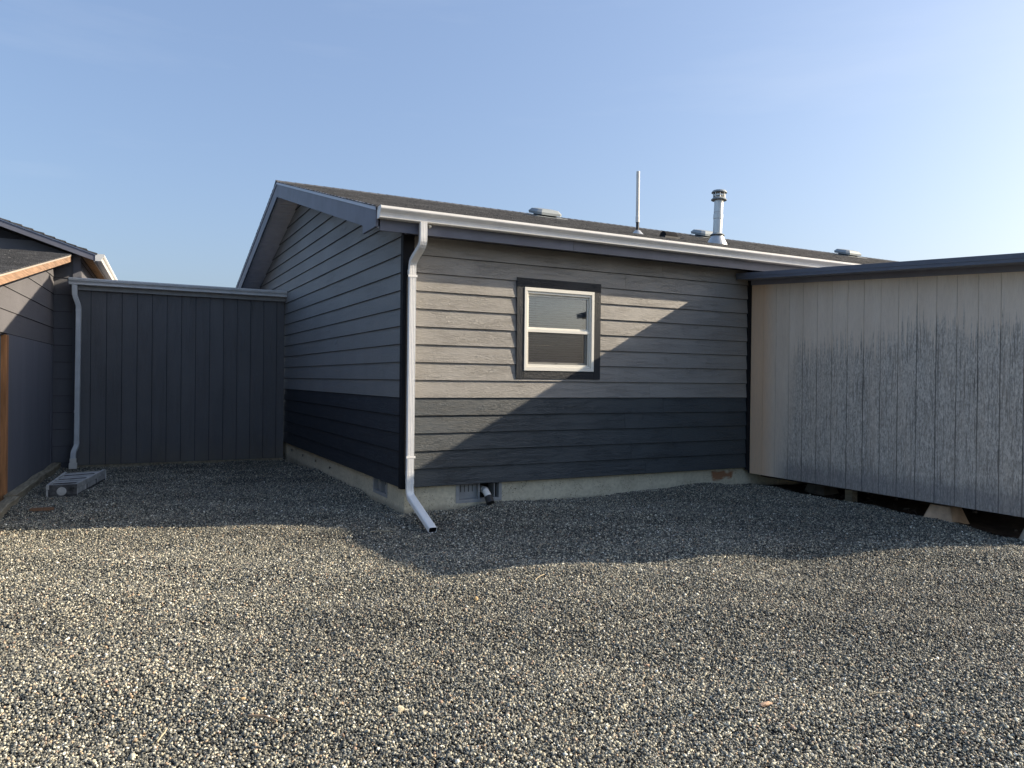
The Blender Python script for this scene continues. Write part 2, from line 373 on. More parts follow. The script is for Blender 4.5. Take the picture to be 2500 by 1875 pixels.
def kgutter(mbfn, x0, x1, back, top, hgt=.105, out_=.125):   # K-style gutter as a thin bent sheet; mbfn(along, outward, z)
    prof = [(0, 0), (0, -hgt), (.075, -hgt), (.082, -hgt+.006), (.084, -hgt*.72), (.092, -hgt*.55), (.108, -hgt*.40), (out_-.004, -hgt*.28), (out_, -hgt*.2), (out_, 0), (out_-.012, 0)]
    inn = [(.002, 0), (.002, -hgt+.002), (.073, -hgt+.002), (.080, -hgt+.008), (.082, -hgt*.71), (.090, -hgt*.53), (.106, -hgt*.38), (out_-.006, -hgt*.26), (out_-.002, -hgt*.18), (out_-.002, -.003), (out_-.012, -.003)]
    mb = MB(); n = len(prof); ring = prof+inn[::-1]
    A = [mbfn(x0, back+o, top+z) for o, z in ring]; B = [mbfn(x1, back+o, top+z) for o, z in ring]; m_ = len(ring)
    mb.add(A+B, [(i, (i+1) % m_, m_+(i+1) % m_, m_+i) for i in range(m_)])
    for i in range(n-1):
        for o in (0, m_): mb.add([], []) ; mb.f.append((o+i, o+i+1, o+m_-2-i, o+m_-1-i))
    return mb
def gutter_cap(mbfn, x, back, top, hgt=.105, out_=.125, th=.003):
    prof = [(-.001, .003), (-.001, -hgt-.002), (.076, -hgt-.002), (.085, -hgt*.72), (.110, -hgt*.40), (out_+.002, -hgt*.2), (out_+.002, .003)]
    return MB().loft([mbfn(x, back+o, top+z) for o, z in prof], [mbfn(x-th, back+o, top+z) for o, z in prof])

# ------------------------------------------------------------------ ground
CP = np.array([(.27,.0,-.262),(1.25,0,-.213),(3.8,0,-.178),(4.67,0,-.212),(0,5.9,-.303),(0,3.2,-.225),(0,1.78,-.236),(0,.65,-.272),(0,0,-.287),
  (4.68,-1.07,-.24),(4.68,-1.7,-.225),(4.68,-2.1,-.25),(4.68,-2.33,-.26),(4.68,-2.7,-.28),(4.68,-3.1,-.295),(4.7,-3.5,-.32),(4.7,-5,-.37),
  (-3.4,5.8,-.31),(-3.4,3,-.31),(-3.4,1,-.33),(-3.5,-1,-.37),(-2,-2,-.375),(-2.6,-4.6,-.41),(0,-4.6,-.41),(3,-4.6,-.39),(0,-1,-.325),(-1,-1,-.345),(-1.2,.2,-.33),
  (2.3,-1,-.235),(2.2,-2.2,-.27),(2.2,-3.1,-.37),(.6,-2.2,-.335),(-1.5,3,-.285),(-1.5,5.6,-.31),(-7,-8,-.42),(6,-8,-.42),(-9,3,-.38),(14,-3,-.38),(9,9,-.38),(-5,12,-.35)])
SOFTZ = rng.normal(0, 1, (3, 12))
def gh(x, y):
    x = np.asarray(x, float); y = np.asarray(y, float)
    d = (x[..., None]-CP[:, 0])**2+(y[..., None]-CP[:, 1])**2+.02
    wgt = 1/d**1.5; z = (wgt*CP[:, 2]).sum(-1)/wgt.sum(-1)
    far = np.clip((np.hypot(x, y)-12)/10, 0, 1); z = z*(1-far)-.4*far
    u = sum(np.sin(x*a+y*b+c) for a, b, c in ((3.1, 5.3, .3), (-4.7, 3.9, 1.1), (6.3, 7.1, 2.3), (2.2, -8.3, .7)))
    z = z+u*.0055*(1-far)
    return np.where((x > 4.72) & (y < .5) & (y > -3.3) & (x < 9), z-.05*np.clip((x-4.72)/.15, 0, 1), z)
def axis_pts(a, b, step, far):
    p = list(np.arange(a, b+1e-6, step)); s = step
    lo, hi = a, b
    while hi < far: s *= 1.35; hi += s; lo -= s; p = [lo]+p+[hi]
    return np.array(p)
gx = axis_pts(-6, 7, .09, 600); gy = axis_pts(-7, 7, .09, 600)
X, Y = np.meshgrid(gx, gy); Z = gh(X, Y)
me = bpy.data.meshes.new('ground'); nx, ny = len(gx), len(gy)
vs = np.stack([X.ravel(), Y.ravel(), Z.ravel()-.006], 1)
idx = np.arange(nx*ny).reshape(ny, nx)
fs = np.stack([idx[:-1, :-1].ravel(), idx[:-1, 1:].ravel(), idx[1:, 1:].ravel(), idx[1:, :-1].ravel()], 1)
me.from_pydata(vs.tolist(), [], fs.tolist()); me.polygons.foreach_set('use_smooth', [True]*len(me.polygons))
me.materials.append(mat['bed']); go = bpy.data.objects.new('ground', me); C.objects.link(go); go['kind'] = 'structure'
# soil under the raised shed
mb = MB(); ux = np.linspace(4.76, 9, 26); uy = np.linspace(-3.4, -.03, 26)
UX, UY = np.meshgrid(ux, uy); UZ = gh(UX, UY)+.012+rng.random(UX.shape)*.012
ii = np.arange(26*26).reshape(26, 26)
mb.add(np.stack([UX.ravel(), UY.ravel(), UZ.ravel()], 1).tolist(), np.stack([ii[:-1, :-1].ravel(), ii[:-1, 1:].ravel(), ii[1:, 1:].ravel(), ii[1:, :-1].ravel()], 1).tolist())
o = build('bare_soil', mb, mat['soil'], smooth=True); o['kind'] = 'structure'

# ------------------------------------------------------------------ gravel (stuff): every stone an instanced crushed-rock shape
def rock(seed, k=16):
    r = random.Random(seed); bm = bmesh.new()
    sc = (r.uniform(.8, 1.15), r.uniform(.62, .95), r.uniform(.42, .72))
    for i in range(k):
        v = Vector((r.gauss(0, 1), r.gauss(0, 1), r.gauss(0, 1))).normalized()*r.uniform(.85, 1.05)
        bm.verts.new((v.x*sc[0], v.y*sc[1], v.z*sc[2]))
    bmesh.ops.convex_hull(bm, input=bm.verts)
    for v in [v for v in bm.verts if not v.link_faces]: bm.verts.remove(v)
    bmesh.ops.triangulate(bm, faces=bm.faces); bm.verts.index_update()
    vv = [tuple(v.co) for v in bm.verts]; ff = [tuple(x.index for x in f.verts) for f in bm.faces]; bm.free(); return vv, ff
NV = 14; pv, pf, pid, fid = [], [], [], []
for i in range(NV):
    a, b = rock(100+i); o_ = len(pv); pv += a; pf += [tuple(t+o_ for t in f) for f in b]; pid += [1]*len(a); fid += [i]*len(b)
CAMP = np.array(cam.location)[:2]; FW = np.array((.46652, .884497)); RT = np.array((.884475, -.466443)); RT = RT/np.linalg.norm(RT)
pts = []
for d0, d1, dens in ((2.15, 4.2, 16500), (4.2, 6.5, 12500), (6.5, 9.5, 8000), (9.5, 14.5, 3800)):
    hw = .70*d1+.75; n = int((d1-d0)*2*hw*dens)
    D = rng.uniform(d0, d1, n); U = rng.uniform(-hw, hw, n); k = np.abs(U) < .70*D+.75; D, U = D[k], U[k]
    pts.append(CAMP+D[:, None]*FW+U[:, None]*RT)
P = np.concatenate(pts)
x, y = P[:, 0], P[:, 1]
keep = ~((x > .035) & (y > .035)) & ~((x > 4.74) & (y > -3.42)) & (y < 5.92) & (x > -3.30-.0705*(5.95-y)+.02-(y < 1.2)*3)
P = P[keep]; n = len(P)
patch = np.sin(P[:, 0]*1.7+1.3*np.sin(P[:, 1]*1.1))+np.sin(P[:, 1]*2.3+P[:, 0]*.9)
size = np.clip(rng.lognormal(math.log(.0060), .30, n), .0035, .0125)
big = rng.random(n) < .004; size[big] *= 1.55
zz = gh(P[:, 0], P[:, 1])+rng.uniform(-.35, .95, n)*size
pal = np.array([(.062,.064,.058),(.110,.112,.100),(.185,.183,.160),(.27,.262,.22),(.38,.355,.28),(.52,.475,.36),(.70,.65,.51),(.84,.81,.72),(.52,.38,.25),(.38,.27,.20)])
wt = np.array([.16,.20,.18,.14,.11,.095,.065,.022,.022,.012]); wt /= wt.sum()
ci = rng.choice(len(pal), n, p=wt); col = pal[ci]*rng.uniform(.8, 1.25, (n, 1))*(1+.07*patch[:, None])*np.array((.87, .885, .875))*(1.05-.17*np.clip((P[:, :1]+1.6)/4.5, 0, 1))
allv = np.concatenate([np.array(pv), np.stack([P[:, 0], P[:, 1], zz], 1)]); npv = len(pv)
me = bpy.data.meshes.new('gravel'); me.vertices.add(len(allv)); me.vertices.foreach_set('co', allv.astype(np.float32).ravel())
me.loops.add(len(pf)*3); me.polygons.add(len(pf))
me.loops.foreach_set('vertex_index', np.array(pf, np.int32).ravel()); me.polygons.foreach_set('loop_start', np.arange(len(pf), dtype=np.int32)*3)
me.update(calc_edges=True)
def attr(nm, ty, dom, arr, key='value'):
    a = me.attributes.new(nm, ty, dom); a.data.foreach_set(key, np.ascontiguousarray(arr).ravel())
z1 = lambda a, k: np.concatenate([np.zeros((npv,)+a.shape[1:], a.dtype), a]) if k else a
attr('proto', 'BOOLEAN', 'POINT', np.concatenate([np.ones(npv, bool), np.zeros(n, bool)]))
attr('gid', 'INT', 'FACE', np.array(fid, np.int32))
attr('pick', 'INT', 'POINT', z1(rng.integers(0, NV, n).astype(np.int32), 1))
attr('siz', 'FLOAT', 'POINT', z1(size.astype(np.float32), 1))
rot = np.stack([rng.normal(0, .55, n), rng.normal(0, .55, n), rng.uniform(0, 6.283, n)], 1).astype(np.float32)
attr('rot', 'FLOAT_VECTOR', 'POINT', z1(rot, 1), 'vector')
attr('tint', 'FLOAT_COLOR', 'POINT', z1(np.concatenate([col, np.ones((n, 1))], 1).astype(np.float32), 1), 'color')
me.materials.append(mat['stone'])
gv = bpy.data.objects.new('gravel', me); C.objects.link(gv); gv['kind'] = 'stuff'; gv['label'] = 'loose grey and tan crushed gravel covering the yard'; gv['category'] = 'gravel'
ng = bpy.data.node_groups.new('scatter_stones', 'GeometryNodeTree')
ng.interface.new_socket('Geometry', in_out='INPUT', socket_type='NodeSocketGeometry'); ng.interface.new_socket('Geometry', in_out='OUTPUT', socket_type='NodeSocketGeometry')
g = ng.nodes; gi = g.new('NodeGroupInput'); gout = g.new('NodeGroupOutput')
def named(nm, ty):
    a = g.new('GeometryNodeInputNamedAttribute'); a.data_type = ty; a.inputs['Name'].default_value = nm
    return [o for o in a.outputs if o.enabled and o.name == 'Attribute'][0]
sg = g.new('GeometryNodeSeparateGeometry'); sg.domain = 'POINT'
sp_ = g.new('GeometryNodeSplitToInstances'); sp_.domain = 'FACE'
ip = g.new('GeometryNodeInstanceOnPoints'); e2r = g.new('FunctionNodeEulerToRotation')
m2p = g.new('GeometryNodeMeshToPoints')
K = ng.links.new
K(gi.outputs[0], sg.inputs['Geometry']); K(named('proto', 'BOOLEAN'), sg.inputs['Selection'])
K(sg.outputs['Selection'], sp_.inputs['Geometry']); K(named('gid', 'INT'), sp_.inputs['Group ID'])
K(sg.outputs['Inverted'], m2p.inputs['Mesh']); K(m2p.outputs[0], ip.inputs['Points']); K(sp_.outputs['Instances'], ip.inputs['Instance'])
ip.inputs['Pick Instance'].default_value = True; K(named('pick', 'INT'), ip.inputs['Instance Index'])
K(named('rot', 'FLOAT_VECTOR'), e2r.inputs[0]); K(e2r.outputs[0], ip.inputs['Rotation']); K(named('siz', 'FLOAT'), ip.inputs['Scale'])
K(ip.outputs[0], gout.inputs[0])
md = gv.modifiers.new('scatter', 'NODES'); md.node_group = ng
print('stones', n)

# ------------------------------------------------------------------ HOUSE
EX = .1778; XR = 16.0; YR, ZR, SL = 4.72, 4.05, .2733; YB = 2*YR
roofz = lambda y: ZR-SL*abs(y-YR)
H = thing('house', 'grey sided house with dark lower courses, white gutter and dark shingle gable roof', 'house', (0, 0, -.3))
fx = lambda h, d, z: (h, -d, z); fy = lambda h, d, z: (-d, h, z)
# foundation
mb = MB()
for a, b, z in ((.04, .615, .03), (.615, 1.108, -.185), (1.108, XR, .03)): mb.box((a, .04, -.7), (b, .24, z))
for a, b, z in ((.24, .58, .03), (.58, 1.04, -.17), (1.04, YB-.04, .03)): mb.box((.04, a, -.7), (.24, b, z))
build('foundation', mb, mat['concrete'], H)
# form seams in the concrete, proud ridges
for a in (.80, 2.42, 3.62, 4.44):
    build('seam_ridge', MB().box((a, .037, -.35), (a+.006, .041, -.19 if a < 1 else -.01)), mat['concrete'], H)
# walls behind the boards
mb = MB()
WX0, WX1, WZ0, WZ1 = 1.335, 2.235, 1.178, 2.078
mb.box((.02, .004, .031), (WX0, .12, 2.5)); mb.box((WX1, .004, .031), (XR, .12, 2.5))
mb.box((WX0, .004, .031), (WX1, .12, WZ0)); mb.box((WX0, .004, WZ1), (WX1, .12, 2.5))
g2 = [(.12, .031), (YB-.02, .031), (YB-.02, roofz(YB-.02)-.19), (YR, ZR-.19), (.12, roofz(.12)-.19)]
mb.loft([(.004, h, z) for h, z in g2], [(.12, h, z) for h, z in g2])
mb.box((.12, YB-.12, .031), (XR, YB, 2.5)); mb.box((XR-.12, .12, .031), (XR, YB-.12, 2.5))
build('wall', mb, mat['felt'], H)
# interior room behind the window
mb = MB(); mb.box((.6, 3.0, .4), (3.2, 3.05, 2.45)); mb.box((.55, .13, .4), (.6, 3.0, 2.45)); mb.box((3.2, .13, .4), (3.25, 3.0, 2.45)); mb.box((.6, .13, .35), (3.2, 3.0, .4)); mb.box((.6, .13, 2.45), (3.2, 3.0, 2.48))
build('room', mb, mat['room'], H)
# front boards
for k in range(14):
    z0 = k*EX; z1_ = z0+EX+.018; m_ = mat['dark_x'] if k < 5 else mat['sid_x']
    segs = [(.096, 4.578)]
    if 7 <= k <= 11: segs = [(.096, 1.29), (2.28, 4.578)]
    if k == 6: segs = [(.096, 1.28), (1.282, 2.29), (2.292, 4.578)]
    for a, b in segs:
        if a < 1.28 and b < 1.3 or a > 2.2 or k == 6: cuts = [a, b]
        else: c_ = random.uniform(2.6, 3.8); cuts = [a, c_, b]
        for i in range(len(cuts)-1):
            p0, p1 = cuts[i]+(.001 if i else 0), cuts[i+1]-.001
            top = min(z1_, 2.498)
            if k == 6 and p0 == segs[1][0]+(0) and b < 2.3 and a > 1.2: top = 1.15
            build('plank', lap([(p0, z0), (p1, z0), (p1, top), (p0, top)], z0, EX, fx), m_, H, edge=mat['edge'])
# gable boards
for k in range(23):
    z0 = k*EX; z1_ = z0+EX+.018
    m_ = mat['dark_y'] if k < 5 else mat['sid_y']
    ys = splits(.047, YB, 2.2, 3.7)
    if k == 14: ys = [.047, 2.997, 6.2, YB]
    if k == 11: ys = [.047, 1.958, 5.2, YB]
    if k == 12: ys = [.047, 2.904, 6.0, YB]
    for i in range(len(ys)-1):
        a, b = ys[i]+(.001 if i else 0), ys[i+1]-.001
        poly = [(a, z0), (b, z0), (b, z1_), (a, z1_)]
        poly = clip(poly, -SL, 1, ZR-.205-SL*YR); poly = clip(poly, SL, 1, ZR-.205+SL*YR)
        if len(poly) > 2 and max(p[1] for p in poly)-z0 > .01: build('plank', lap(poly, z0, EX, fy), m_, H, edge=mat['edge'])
# corner trim
build('corner_trim', MB().box((-.024, .0, -.012), (.0, .045, 2.50)).box((-.024, -.028, -.012), (.094, .0, 2.499)), mat['corner'], H, bevel=.002)
build('corner_trim', MB().box((4.58, -.03, -.03), (4.628, .002, 2.5)), mat['corner'], H)
# soffit, fascia, gutter on the front eave
build('eave_soffit', MB().box((-.002, -.228, 2.502), (XR, .0, 2.512)), mat['fascia'], H)
for a, b in ((-.332, 1.808), (1.811, 6.4), (6.403, 11.2), (11.203, XR)):
    build('fascia_board', MB().box((a, -.25, 2.468), (b, -.228, 2.655)), mat['fascia'], H)
gf = lambda a, o_, z: (a, -o_, z)
go_ = build('gutter', kgutter(gf, -.362, XR, .251, 2.676), mat['white_metal'], H)
gsub = sub(go_, H['_base'])
build('end_cap', gutter_cap(gf, -.362, .251, 2.676), mat['white_metal'], gsub)
# downspout
sec = spout_sec(.081, .056)
path = [(.076, -.305, 2.574), (.076, -.305, 2.365), (.053, -.078, 2.225), (.050, -.078, -.065), (.042, -.72, -.292)]
ds = build('downspout', MB().rings(sweep(arc(path, .06, 4)[:-1], (1, 0, 0), sec), True), mat['white_metal'], H)
dsub = sub(ds, H['_base'])
tip = arc(path, .06, 4); a_, b_ = tip[-2], tip[-1]
d_ = (b_-a_).normalized(); n_ = Vector((1, 0, 0)).cross(d_)
def ringat(p, w_, h_, sgn=1): return [tuple(p+Vector((1, 0, 0))*u+n_*v) for u, v in ((-w_, -h_*.7), (-w_*.8, -h_), (w_*.8, -h_), (w_, -h_*.7), (w_, h_*.7), (w_*.8, h_), (-w_*.8, h_), (-w_, h_*.7))]
mb = MB(); n8 = 8
R = [ringat(a_-d_*.01, .0395, .0285), ringat(b_, .0395, .0285), ringat(b_, .0375, .0265), ringat(b_-d_*.16, .0375, .0265)]
mb.add([p for r in R for p in r], [(k*n8+i, k*n8+(i+1) % n8, (k+1)*n8+(i+1) % n8, (k+1)*n8+i) for k in range(3) for i in range(n8)])
build('outlet_pipe', mb, mat['white_metal'], dsub)
build('shade_lining', MB().rings([ringat(b_-d_*.012, .0373, .0263), ringat(b_-d_*.16, .0373, .0263)][::-1], False).rings([ringat(b_-d_*.15, .037, .026), ringat(b_-d_*.155, .037, .026)]), mat['edge'], dsub)  # dark lining and plate stand in for the shade inside the pipe
mb = MB()
for u in (-.022, -.007, .008, .023):
    s0, s1 = a_+n_*-.0295+Vector((u, 0, 0)), b_-d_*.01+n_*-.0295+Vector((u, 0, 0))
    mb.tube([s0, s1], .0028, 5); s0, s1 = a_+n_*.0295+Vector((u, 0, 0)), b_-d_*.01+n_*.0295+Vector((u, 0, 0)); mb.tube([s0, s1], .0028, 5)
build('flute', mb, mat['white_metal'], dsub)
for z in (2.10, .74-.62, .045):
    build('sleeve_joint', MB().rings([[(.0505+u*1.05, -.078+v*1.06, z+h) for u, v in sec] for h in (0, .05)]), mat['white_metal'], dsub)
for z in (2.075, .30):
    build('strap', MB().box((.004, -.109, z), (.097, -.106, z+.022)), mat['white_metal'], dsub)
build('eave_lamp_base', MB().lathe((.155, -.256, 2.555), [(.001, 0), (.018, 0), (.022, .012), (.014, .03), (.001, .034)], 12, Vector((0, -1, -.3)).normalized()), mat['galv'], H)
# rake: barge boards, drip edges, soffit, pork chop return
XO = -.372
def rake_quad(y0, y1, t, b, x0, x1):     # strip following the roof line between y0 and y1
    q = [(y0, roofz(y0)-b), (y1, roofz(y1)-b), (y1, roofz(y1)-t), (y0, roofz(y0)-t)]
    return MB().loft([(x0, h, z) for h, z in q], [(x1, h, z) for h, z in q])
build('barge_board', rake_quad(.17, YR-.001, .034, .228, XO, XO+.022), mat['fascia'], H)
build('barge_board', rake_quad(YR+.001, YB+.28, .034, .228, XO, XO+.022), mat['fascia'], H)
q = [(-.25, 2.500), (.168, 2.500), (.168, roofz(.168)-.036), (-.25, roofz(-.25)-.036)]
build('eave_return', MB().loft([(XO-.004, h, z) for h, z in q], [(XO+.022, h, z) for h, z in q]), mat['fascia'], H)
for y0, y1 in ((-.26, 1.0), (1.003, 3.3)): pass
build('drip_edge', rake_quad(-.262, 3.05, -.004, .038, XO-.012, XO-.0045), mat['drip_edge'], H)
build('drip_edge', rake_quad(3.054, YR-.001, -.004, .038, XO-.012, XO-.0045), mat['drip_edge'], H)
build('drip_edge', rake_quad(YR+.001, YB+.3, -.004, .038, XO-.012, XO-.0045), mat['drip_edge'], H)
mb = MB()
for side in (0, 1):
    y0, y1 = (-.225, YR) if side == 0 else (YR, YB+.2)
    n_s = int((y1-y0)/.064)
    for i in range(n_s):
        a = y0+(y1-y0)*i/n_s; b = y0+(y1-y0)*(i+1)/n_s-.012; off = .203 if i % 4 else .207
        q = [(a, roofz(a)-off), (b, roofz(b)-off), (b, roofz(b)-off+.006), (a, roofz(a)-off+.006)]
        mb.loft([(XO+.0235, h, z) for h, z in q], [(-.003, h, z) for h, z in q])
    q = [(y0, roofz(y0)-.198), (y1, roofz(y1)-.198), (y1, roofz(y1)-.192), (y0, roofz(y0)-.192)]
    mb.loft([(XO+.0235, h, z) for h, z in q], [(-.003, h, z) for h, z in q])
build('rake_soffit', mb, mat['soffit'], H)
# roof deck and shingles
for sgn in (-1, 1):
    ye = YR+sgn*(YR+.262)
    q = [(YR+sgn*.001, ZR-.05), (ye, roofz(ye)-.035), (ye, roofz(ye)-.012), (YR+sgn*.001, ZR-.012)]
    rf = build('roof', MB().loft([(XO+.001, h, z) for h, z in q], [(XR, h, z) for h, z in q]), mat['felt'], H)
    mb = MB(); Ls = math.hypot(YR+.285, (YR+.285)*SL); cs = 1/math.hypot(1, SL); rows = int(Ls/.143)
    for r in range(rows+1):
        s0 = r*.143; s1 = min(s0+.155, Ls); xx = XO-.018-random.uniform(0, .0)
        while xx < XR:
            wd = random.uniform(.12, .33); x1 = min(xx+wd, XR); th = random.choice((.004, .009, .010))+random.uniform(0, .002)
            v = []
            for s_, up in ((s0, th+.006), (s1, .002)):
                yy = (YR+.285)-s_*cs; zb = ZR-SL*yy-.006; 
                for X_ in (xx, x1):
                    v.append((X_, YR+sgn*yy, zb)); v.append((X_, YR+sgn*yy, zb+up))
            mb.add(v, [(0, 2, 3, 1), (4, 5, 7, 6), (1, 3, 7, 5), (0, 4, 6, 2), (0, 1, 5, 4), (2, 6, 7, 3)], random.random()); xx = x1+.002
    so_ = build('shingles', mb, mat['shingle'], sub(rf, H['_base'])); so_['kind'] = 'stuff'
mb = MB(); xx = XO-.02
while xx < XR:
    t0, t1 = .022, .012
    A = [(xx, YR-.15, ZR-.15*SL+.002), (xx, YR, ZR+.006+t0), (xx, YR+.15, ZR-.15*SL+.002), (xx, YR, ZR-.01)]
    B = [(xx+.30, YR-.15, ZR-.15*SL), (xx+.30, YR, ZR+.006+t1), (xx+.30, YR+.15, ZR-.15*SL), (xx+.30, YR, ZR-.01)]
    mb.loft(A, B, random.random()); xx += .145
build('ridge_caps', mb, mat['shingle'], H)['kind'] = 'stuff'
# roof fixtures
def box_vent(x, y):
    z = roofz(y); w2 = .24; mb = MB()
    mb.add([(x-w2-.06, y-.26, roofz(y-.26)+.012), (x+w2+.06, y-.26, roofz(y-.26)+.012), (x+w2+.06, y+.22, roofz(y+.22)+.012), (x-w2-.06, y+.22, roofz(y+.22)+.012),
            (x-w2-.06, y-.26, roofz(y-.26)+.018), (x+w2+.06, y-.26, roofz(y-.26)+.018), (x+w2+.06, y+.22, roofz(y+.22)+.018), (x-w2-.06, y+.22, roofz(y+.22)+.018)],
           [(0, 3, 2, 1), (4, 5, 6, 7), (0, 1, 5, 4), (1, 2, 6, 5), (2, 3, 7, 6), (3, 0, 4, 7)])
    p = build('roof_vent', mb, mat['galv_dull'], H); ps = sub(p, H['_base'])
    def ring(k, h, s_=1): return [(x+a*w2*k, y+b*.2*k, z+h+b*.2*k*SL*s_) for a, b in ((-1, -.7), (-.75, -1), (.75, -1), (1, -.7), (1, .7), (.75, 1), (-.75, 1), (-1, .7))]
    build('vent_neck', MB().rings([ring(.72, .01), ring(.72, .055)]), mat['black_plastic'], ps)
    build('vent_hood', MB().rings([ring(1.0, .045), ring(1.03, .085), ring(.82, .135), ring(.45, .148)]), mat['galv_dull'], ps)
for x_, y_ in ((3.994, 4.12), (7.72, 4.25), (11.70, 4.12)): box_vent(x_, y_)
bx, by = 5.275, 1.30; bz = roofz(by); AX = Vector((.045, 0, 1)).normalized()
def flue(name, prof, m_, par, n=28): return build(name, MB().lathe((bx, by, bz), prof, n, AX), m_, par)
ch = flue('flue_pipe', [(.065, .05), (.065, .36), (.070, .365), (.070, .43), (.065, .435), (.065, .455), (.067, .46), (.065, .465), (.065, .66), (.001, .665)], mat['galv'], H)
cs_ = sub(ch, H['_base'])
flue('flashing_cone', [(.155, -.05), (.15, -.015), (.085, .115), (.074, .12), (.001, .125)], mat['galv'], cs_)
flue('storm_collar', [(.07, .14), (.105, .122), (.105, .127), (.072, .152), (.001, .152)], mat['galv_dull'], cs_)
flue('cap_skirt', [(.068, .655), (.112, .640), (.114, .650), (.092, .672), (.070, .676), (.001, .676)], mat['galv_dull'], cs_)
flue('cap_body', [(.05, .677), (.05, .698), (.076, .70), (.076, .722), (.048, .724), (.048, .745), (.001, .748)], mat['galv'], cs_)
flue('cap_hood', [(.112, .748), (.112, .756), (.096, .778), (.05, .786), (.001, .788)], mat['galv_dull'], cs_)
for i in range(8):
    a = i*math.pi/4+.2; hx, hy = bx+.033+.083*math.cos(a), by+.083*math.sin(a)
    build('cap_leg', MB().box((hx-.005, hy-.005, .674+bz), (hx+.005, hy+.005, .750+bz)), mat['galv'], cs_)
px_, py_ = 3.752, 1.20; pz = roofz(py_)
pp = build('vent_pipe', MB().lathe((px_, py_, pz), [(.021, -.02), (.021, .20), (.001, .205)], 20), mat['black_plastic'], H); pps = sub(pp, H['_base'])
build('white_pipe', MB().lathe((px_, py_, pz), [(.027, .158), (.027, .235), (.0235, .24), (.0235, .85), (.020, .852), (.001, .852)], 20), mat['pvc'], pps)
build('pipe_boot', MB().lathe((px_, py_, pz), [(.10, -.035), (.09, -.015), (.036, .045), (.024, .052), (.001, .055)], 20), mat['galv'], pps)
# black half-round exhaust vent
vx, vy = 4.208, 1.10; vz = roofz(vy); rs = []
for s_ in (-.10, .10):
    rs.append([(vx+s_, vy+.075*math.cos(a), vz+.005+.082*math.sin(a)) for a in [math.pi*i/12 for i in range(13)]])
ev = build('exhaust_hood', MB().loft(rs[0], rs[1]), mat['edge'], H)
build('hood_flange', MB().box((vx-.13, vy-.09, vz-.02), (vx+.13, vy+.09, vz+.008)), mat['black_plastic'], sub(ev, H['_base']))

# window
wn = build('window', MB().box((1.341, -.036, 2.037), (2.232, .07, 2.074)).box((1.341, -.036, 1.182), (2.232, .07, 1.217)).box((1.341, -.036, 1.217), (1.374, .07, 2.037)).box((2.199, -.036, 1.217), (2.232, .07, 2.037)), mat['vinyl'], H, bevel=.002)
ws = sub(wn, H['_base'])
build('inner_frame', MB().box((1.376, -.022, 2.012), (2.197, .05, 2.035)).box((1.376, -.022, 1.219), (2.197, .05, 1.238)).box((1.376, -.022, 1.24), (1.392, .05, 2.01)).box((2.181, -.022, 1.24), (2.197, .05, 2.01)), mat['vinyl'], ws, bevel=.0015)
build('upper_sash', MB().box((1.394, .005, 1.985), (2.179, .03, 2.009)).box((1.394, .005, 1.632), (2.179, .03, 1.652)).box((1.394, .005, 1.654), (1.412, .03, 1.983)).box((2.161, .005, 1.654), (2.179, .03, 1.983)), mat['vinyl'], ws, bevel=.0015)
build('meeting_rail', MB().box((1.394, -.020, 1.598), (2.179, .004, 1.630)), mat['vinyl'], ws, bevel=.002)
build('lower_sash', MB().box((1.394, .012, 1.241), (2.179, .036, 1.275)).box((1.394, .012, 1.277), (1.42, .036, 1.597)).box((2.140, .012, 1.277), (2.179, .036, 1.597)), mat['vinyl'], ws, bevel=.0015)
build('upper_pane', MB().box((1.412, .016, 1.652), (2.161, .018, 1.985)), mat['glass'], ws)
build('lower_pane', MB().box((1.42, .022, 1.275), (2.14, .024, 1.598)), mat['glass'], ws)
build('insect_screen', MB().box((1.394, -.008, 1.241), (2.160, -.0075, 1.597)), mat['screen'], ws)
build('screen_frame', MB().box((1.392, -.016, 1.2395), (2.17, -.004, 1.252)).box((2.160, -.016, 1.253), (2.172, -.004, 1.596)), mat['vinyl'], ws)
build('latch', MB().box((1.755, .008, 1.258), (1.775, .012, 1.266)), mat['black_plastic'], ws)
tr = build('window_trim', MB().box((1.25, -.030, 2.077), (2.325, .003, 2.172)), mat['trim_x'], ws, bevel=.002)
build('window_trim', MB().box((1.25, -.0285, 1.094), (1.3385, .003, 2.0755)), mat['trim_z'], ws, bevel=.002)
build('window_trim', MB().box((2.235, -.0285, 1.094), (2.324, .003, 2.0755)), mat['trim_z'], ws, bevel=.002)
build('window_trim', MB().box((1.3395, -.0285, 1.096), (2.234, .003, 1.180)), mat['trim_x'], ws, bevel=.002)
# blind hangs inside the window
B = thing('window_blind', 'pale horizontal slat blind hanging inside the white window', 'blind', (1.78, .1, 1.2))
build('headrail', MB().box((1.40, .095, 2.005), (2.17, .135, 2.035)), mat['blind'], B)
sm = None; zz_ = 1.985; sb = MB()
q = [(.100, -.009), (.108, .003), (.116, .009), (.1165, .0095), (.108, .0042), (.0995, -.008)]
i = 0
while zz_ > 1.20:
    t_ = [(h+.0, z+zz_) for h, z in q]
    build('slat', MB().loft([(1.405, h, z) for h, z in t_], [(2.165, h, z+random.uniform(-.001, .001)) for h, z in t_]), mat['blind'], B); zz_ -= .026

